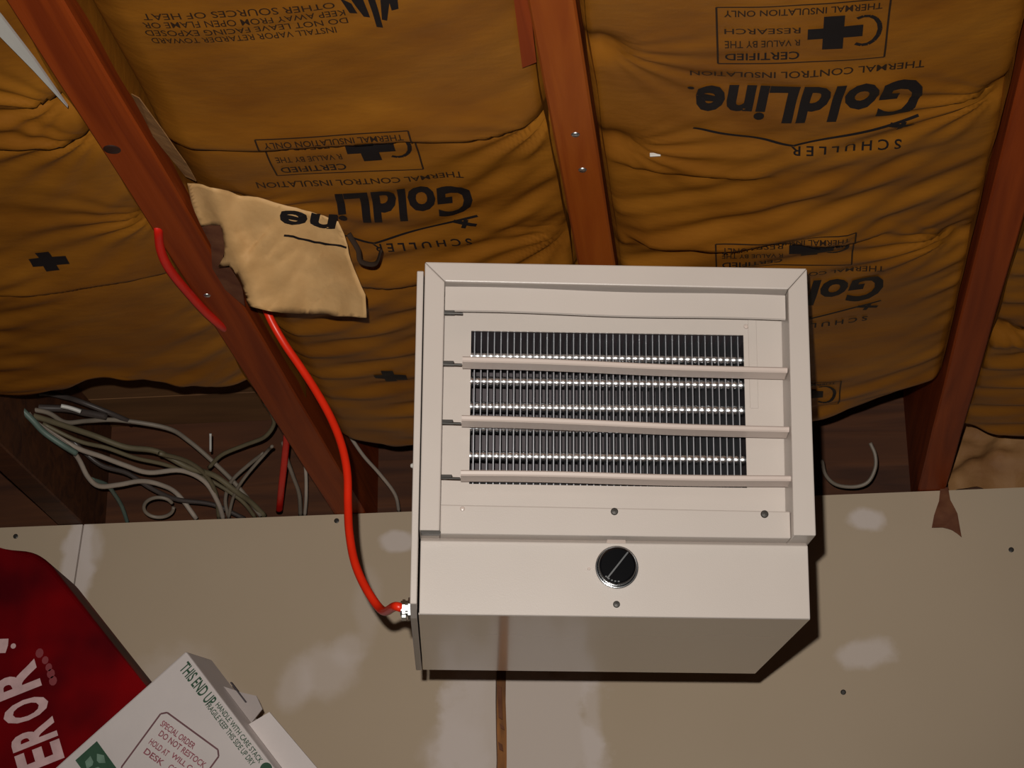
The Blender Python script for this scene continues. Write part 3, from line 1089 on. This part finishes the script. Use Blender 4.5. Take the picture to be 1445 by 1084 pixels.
WIRES = [
    ('wire_pale', .0036, 'pale cable sagging lowest in the tangle above the drywall', [(-30, 535), (0, 553), (29, 571), (55, 602), (95, 630), (111, 648), (124, 673), (140, 686), (168, 684), (199, 679), (226, 684), (250, 697), (277, 732)], (2.42, 2.755)),
    ('wire_grey', .0034, 'grey cable arching highest across the tangle to the wall top', [(-20, 550), (22, 573), (66, 582), (92, 596), (124, 594), (168, 593), (235, 604), (266, 622), (302, 653), (335, 686), (368, 728)], (2.46, 2.76)),
    ('wire_olive', .0042, 'thick olive grey cable crossing the middle of the tangle', [(40, 585), (70, 594), (100, 604), (133, 615), (177, 631), (221, 637), (266, 660), (302, 671), (335, 695), (353, 708), (373, 728)], (2.5, 2.765)),
    ('wire_pale', .0036, 'tan cable drooping below the thick olive cable', [(30, 580), (58, 602), (106, 631), (142, 644), (177, 657), (210, 667), (255, 664), (288, 679), (307, 708), (315, 732)], (2.48, 2.765)),
    ('wire_olive', .003, 'thin olive cable between the thick cable and the tan one', [(60, 598), (110, 622), (150, 632), (190, 646), (230, 655), (262, 666), (300, 680), (340, 706), (360, 730)], (2.53, 2.77)),
    ('wire_teal', .0042, 'greenish grey cable at the left neck of the tangle', [(20, 568), (45, 592), (62, 610), (88, 628), (108, 640)], (2.46, 2.52)),
    ('wire_teal', .003, 'short greenish cable dropping to the drywall edge at left', [(128, 676), (150, 684), (162, 698), (172, 715), (180, 738)], (2.6, 2.76)),
    ('wire_dark', .0038, 'black cable curving over the top of the tangle', [(30, 560), (62, 555), (90, 560), (111, 566), (155, 583), (185, 596)], (2.5, 2.62)),
    ('wire_dark', .005, 'glossy black cable with a white glint near the tangle top', [(25, 568), (50, 575), (95, 577), (118, 582), (150, 588)], (2.5, 2.58)),
    ('white', .003, 'short white piece painted as the highlight on the glossy black cable', [(86, 573), (96, 575), (106, 578), (114, 581)], (2.49, 2.5)),  # white tube stands in for the cable's highlight
    ('wire_grey', .0024, 'thin grey wire slanting down leftward beneath the left joist', [(384, 630), (377, 637), (346, 673), (330, 700), (322, 732)], (2.6, 2.765)),
    ('wire_grey', .003, 'grey cable dropping right of the dim red cable end', [(400, 625), (404, 645), (413, 671), (422, 697), (424, 728)], (2.58, 2.765)),
    ('white', .0017, 'thin white wire running along left edge of left joist', [(322, 470), (332, 485), (353, 520), (375, 547), (400, 573), (403, 600)], None),
    ('wire_pale', .0026, 'pale wire slanting between left joist and heater', [(462, 560), (473, 580), (490, 609), (512, 642), (535, 668), (557, 697), (563, 722)], (2.5, 2.765)),
    ('wire_olive', .003, 'olive wire hooking around left of the dim red cable end', [(372, 566), (384, 585), (386, 600), (373, 617), (346, 628), (313, 642), (295, 660)], (2.56, 2.7)),
    ('wire_olive', .0032, 'olive cable dropping straight to the drywall edge mid tangle', [(225, 640), (262, 650), (288, 668), (304, 695), (309, 732)], (2.58, 2.77)),
    ('wire_pale', .0026, 'pale wire arching right from the red cable end', [(405, 612), (413, 608), (424, 622), (431, 660), (432, 700), (430, 728)], (2.6, 2.77)),
    ('wire_grey', .0028, 'grey wire rising steeply out of the drywall edge mid tangle', [(323, 732), (318, 706), (326, 680), (352, 655), (372, 640)], (2.77, 2.66)),
    ('wire_dark', .0034, 'dark cable crossing low behind the tangle', [(100, 620), (140, 655), (180, 668), (215, 690), (250, 705), (300, 712), (345, 732)], (2.62, 2.775)),
    ('wire_grey', .0026, 'grey wire loop in the gap right of the heater', [(1228, 625), (1235, 642), (1235, 661), (1225, 680), (1206, 687), (1180, 684), (1165, 670), (1160, 650)], (2.66, 2.70)),
]
for (m, r, lab, px, yr) in WIRES:
    if yr is None:
        pts = [atY(x, y, 2.03 + .5 * i / (len(px) - 1)) for i, (x, y) in enumerate(px)]
        pts = [atZ(322, 470, JB + .004), atZ(332, 485, JB + .004), atZ(353, 520, JB + .004), atZ(375, 547, JB + .004), atZ(398, 572, JB + .006)]
    else:
        n = len(px) - 1
        pts = [atY(x, y, yr[0] + (yr[1] - yr[0]) * i / n) for i, (x, y) in enumerate(px)]
    tag(tube('electrical_cable', M[m], pts, r, n=8, sub=6), lab, 'cable', 'cables above the wall')
# round coil end
pts = [atY(224 + 21 * math.cos(a), 716 + 14 * math.sin(a), 2.70 + .02 * math.sin(a)) for a in [2 * math.pi * k / 14 for k in range(14)]]
tag(tube('electrical_cable', M['wire_grey'], pts, .0026, n=8, sub=5), 'small grey cable coil resting behind the drywall top edge', 'cable', 'cables above the wall')
pts = [atY(297, 612, 2.60), atY(297, 624, 2.61), atY(297, 637, 2.62)]
tag(tube('electrical_cable', M['white'], pts, .0017, n=8, sub=3), 'short bright white wire standing upright in the tangle', 'cable', 'cables above the wall')

# ------------------------------------------------------------------ cartons at lower left
BY = 2.44
C0 = atY(262, 919, BY)
e1 = (atY(385, 1081, BY) - C0).normalized()
e2 = (atY(96, 1076, BY + 0.034) - C0)
e2 = (e2 - e1 * e2.dot(e1)).normalized()
en = e1.cross(e2)
if en.y < 0:
    en = -en
wb = thing('white_carton', 'white carton with green edge lettering tilted on its corner at bottom left', 'box', C0)
wb.matrix_world = axes_matrix(e1, e2, en, C0)     # local x: down-right edge, y: down-left edge, z: into the box
LX, LY, LZ = 0.33, 0.27, 0.085
bm = bmesh.new()
add_box(bm, 0, LX, 0, LY, 0, LZ, .0022, 2)
from_bm('carton_body', bm, M['carton_white'], wb)
# folded flaps along the upper right side
bm = bmesh.new()
add_prism(bm, [(.052, -.0005), (.112, -.0005), (.108, -.022), (.090, -.026), (.074, -.014)], 'z', .045, .047)
part_label(from_bm('flap', bm, M['carton_grey'], wb), 'grey folded carton flap')
bm = bmesh.new()
add_prism(bm, [(.116, -.0005), (.33, -.0005), (.33, -.040), (.122, -.030)], 'z', .03, .0325)
part_label(from_bm('flap', bm, M['carton_white'], wb), 'white carton flap sticking out')
bm = bmesh.new()
add_box(bm, .055, .088, -.012, -.0105, .042, .0475)
from_bm('flap_slot', bm, M['cavity'], wb)


def wface(pu, pv):
    return Vector((pu, pv, -0.0006))


def wloc(px, py):
    """carton-face coordinates of a printed mark"""
    r = ray(px, py)
    t = (C0 - EYE).dot(en) / r.dot(en)
    d = EYE + r * t - C0
    return d.dot(e1), d.dot(e2)


g = Print()
# the text runs down the right-hand edge, letter tops towards that edge (y small)
g.text('THIS END UP', .012, -.0205, .075, -.0045, bold=0.02)
g.text('HANDLE WITH CARE STACK', .079, -.0115, .172, -.0045, bold=0.012)
g.text('FRAGILE KEEP THIS SIDE UP DRY', .070, -.0215, .168, -.0140, bold=0.012)
g.build('green_lettering', M['green'], lambda x, y: wface(x, -y), wb)
d0 = wloc(373, 1082)
g = Print()
g.disc(d0[0] + .004, d0[1], .008, 20)
g.build('green_dot', M['green'], wface, wb)
# stamp, turned against the carton edges
A, B_, D_ = Vector(wloc(231, 1002)), Vector(wloc(313, 1062)), Vector(wloc(184, 1066))
su = (B_ - A)
sv = (D_ - A)
lu, lv = su.length, sv.length
su.normalize()
sv.normalize()


def sface(x, y):
    p = A + su * x + sv * y
    return wface(p.x, p.y)


hgt = lv * 1.35
c = .006
g = Print()
g.line([(c, 0), (lu - c, 0), (lu, c), (lu, hgt - c), (lu - c, hgt), (c, hgt), (0, hgt - c), (0, c), (c, 0)], .0022)
g.build('stamp_border', M['stamp_dark'], sface, wb)
g = Print()
for (t, x0, y0, x1, y1) in (('SPECIAL ORDER', .008, .010, .062, .018), ('DO NOT RESTOCK', .014, .021, .088, .029), ('HOLD AT', .010, .036, .040, .044), ('WILL CALL', .044, .034, .092, .041), ('DESK', .012, .049, .042, .057), ('COUNTER', .05, .047, .09, .055)):
    g.text(t, x0, -y1, x1, -y0, bold=0.02)
g.build('stamp_lettering', M['stamp'], lambda x, y: sface(x, -y), wb)
# green square mark at the lower left of the face
c0 = Vector(wloc(137, 1046))
g = Print()
g.poly([(c0.x, c0.y), (c0.x + .085, c0.y), (c0.x + .085, c0.y + .036), (c0.x, c0.y + .036)])
g.build('green_label', M['green'], wface, wb)
g = Print()
for k in range(3):
    a = 2.1 * k + .4
    g.poly([(c0.x + .022 + .013 * math.cos(a + s) * q, c0.y + .018 + .013 * math.sin(a + s) * q) for s, q in ((-.5, .35), (-.7, 1), (.0, 1.15), (.7, 1), (.5, .35))])
g.build('label_emblem', M['green_pale'], lambda x, y: wface(x, y) - Vector((0, 0, .0004)), wb)

# red carton: chamfered shoulder, rounded edges
RY = 2.56
SHELF_Z = (C0 + e1 * LX + e2 * LY).z - 0.001
rp = [atY(x, y, RY) for x, y in ((-250, 750), (0, 773), (44, 776), (66, 790), (206, 968), (285, 1068), (150, 1260), (-280, 1230))]
rp[6].z = rp[7].z = SHELF_Z + .0005          # stands on the shelf below
rp[5] = Vector((rp[5].x, rp[5].y, rp[5].z))
R0 = atY(0, 1000, RY)
rc = thing('red_carton', 'dark red carton with big pale letters leaning behind the white carton', 'box', R0)
bm = bmesh.new()
add_prism(bm, [(p.x - R0.x, p.z - R0.z) for p in rp], 'y', 0, 0.13, 0.011, 4)
from_bm('carton_body', bm, M['carton_red'], rc)


def rloc(px, py):
    d = atY(px, py, RY) - R0
    return d.x, d.z


b0, b1 = Vector(rloc(101, 1102)), Vector(rloc(57, 952))
ru = (b1 - b0).normalized()
rv = Vector((-ru.y, ru.x))
cap = (Vector(rloc(80, 1038)) - Vector(rloc(15, 1055))).length


def rface(x, y):
    p = b0 + ru * x + rv * y
    return Vector((p.x, -0.0007, p.y))


def run(px, py):
    return (Vector(rloc(px, py)) - b0).dot(ru)


g = Print()
tot = (b1 - b0).length
un = tot / 156.3
for ch, c, hw, lo, hi in (('E', (57, 1068), 14, 0, 1), ('R', (49, 1036), 14.5, 0, 1), ('O', (38, 1002), 15, 0, 1), ('R', (30, 958), 20, .03, 1.05)):
    k = run(*c)
    g.text(ch, k - hw * un, cap * lo, k + hw * un, cap * hi, bold=0.035)
part_label(g.build('white_lettering', M['letter_pink'], rface, rc), 'pale pink block letters')
g = Print()
q = rloc(19, 912)
g.disc(q[0], q[1], .0036, 14)
g.text("'", rloc(-4, 928)[0], rloc(0, 922)[1], rloc(12, 905)[0], rloc(0, 902)[1], bold=.03)
g.build('white_lettering', M['letter_pink'], lambda x, y: Vector((x, -.0007, y)), rc)
g = Print()
for (px, py, w) in ((56, 922, 6), (64, 932, 5), (69, 942, 5), (72, 951, 6), (75, 961, 6)):
    q = rloc(px, py)
    g.disc(q[0], q[1], w * .0009, 10, 1.2)
g.build('faint_lettering', M['letter_faint'], lambda x, y: Vector((x, -.0007, y)), rc)

# the shelf that carries both cartons, just under the view
sh = thing('wall_shelf', 'plain board shelf on the wall under the two cartons', 'shelf', (-0.8, WY, SHELF_Z))
bm = bmesh.new()
add_box(bm, -.55, .45, -.32, -.0005, -.019, -.0002, .0015)
from_bm('shelf_board', bm, M['shelf'], sh)
for x in (-.35, .25):
    bm = bmesh.new()
    add_prism(bm, [(-.0005, -.0195), (-.27, -.0195), (-.27, -.030), (-.018, -.20), (-.0005, -.20)], 'x', x - .01, x + .01, .001)
    from_bm('shelf_bracket', bm, M['shelf'], sh)

bpy.context.view_layer.update()
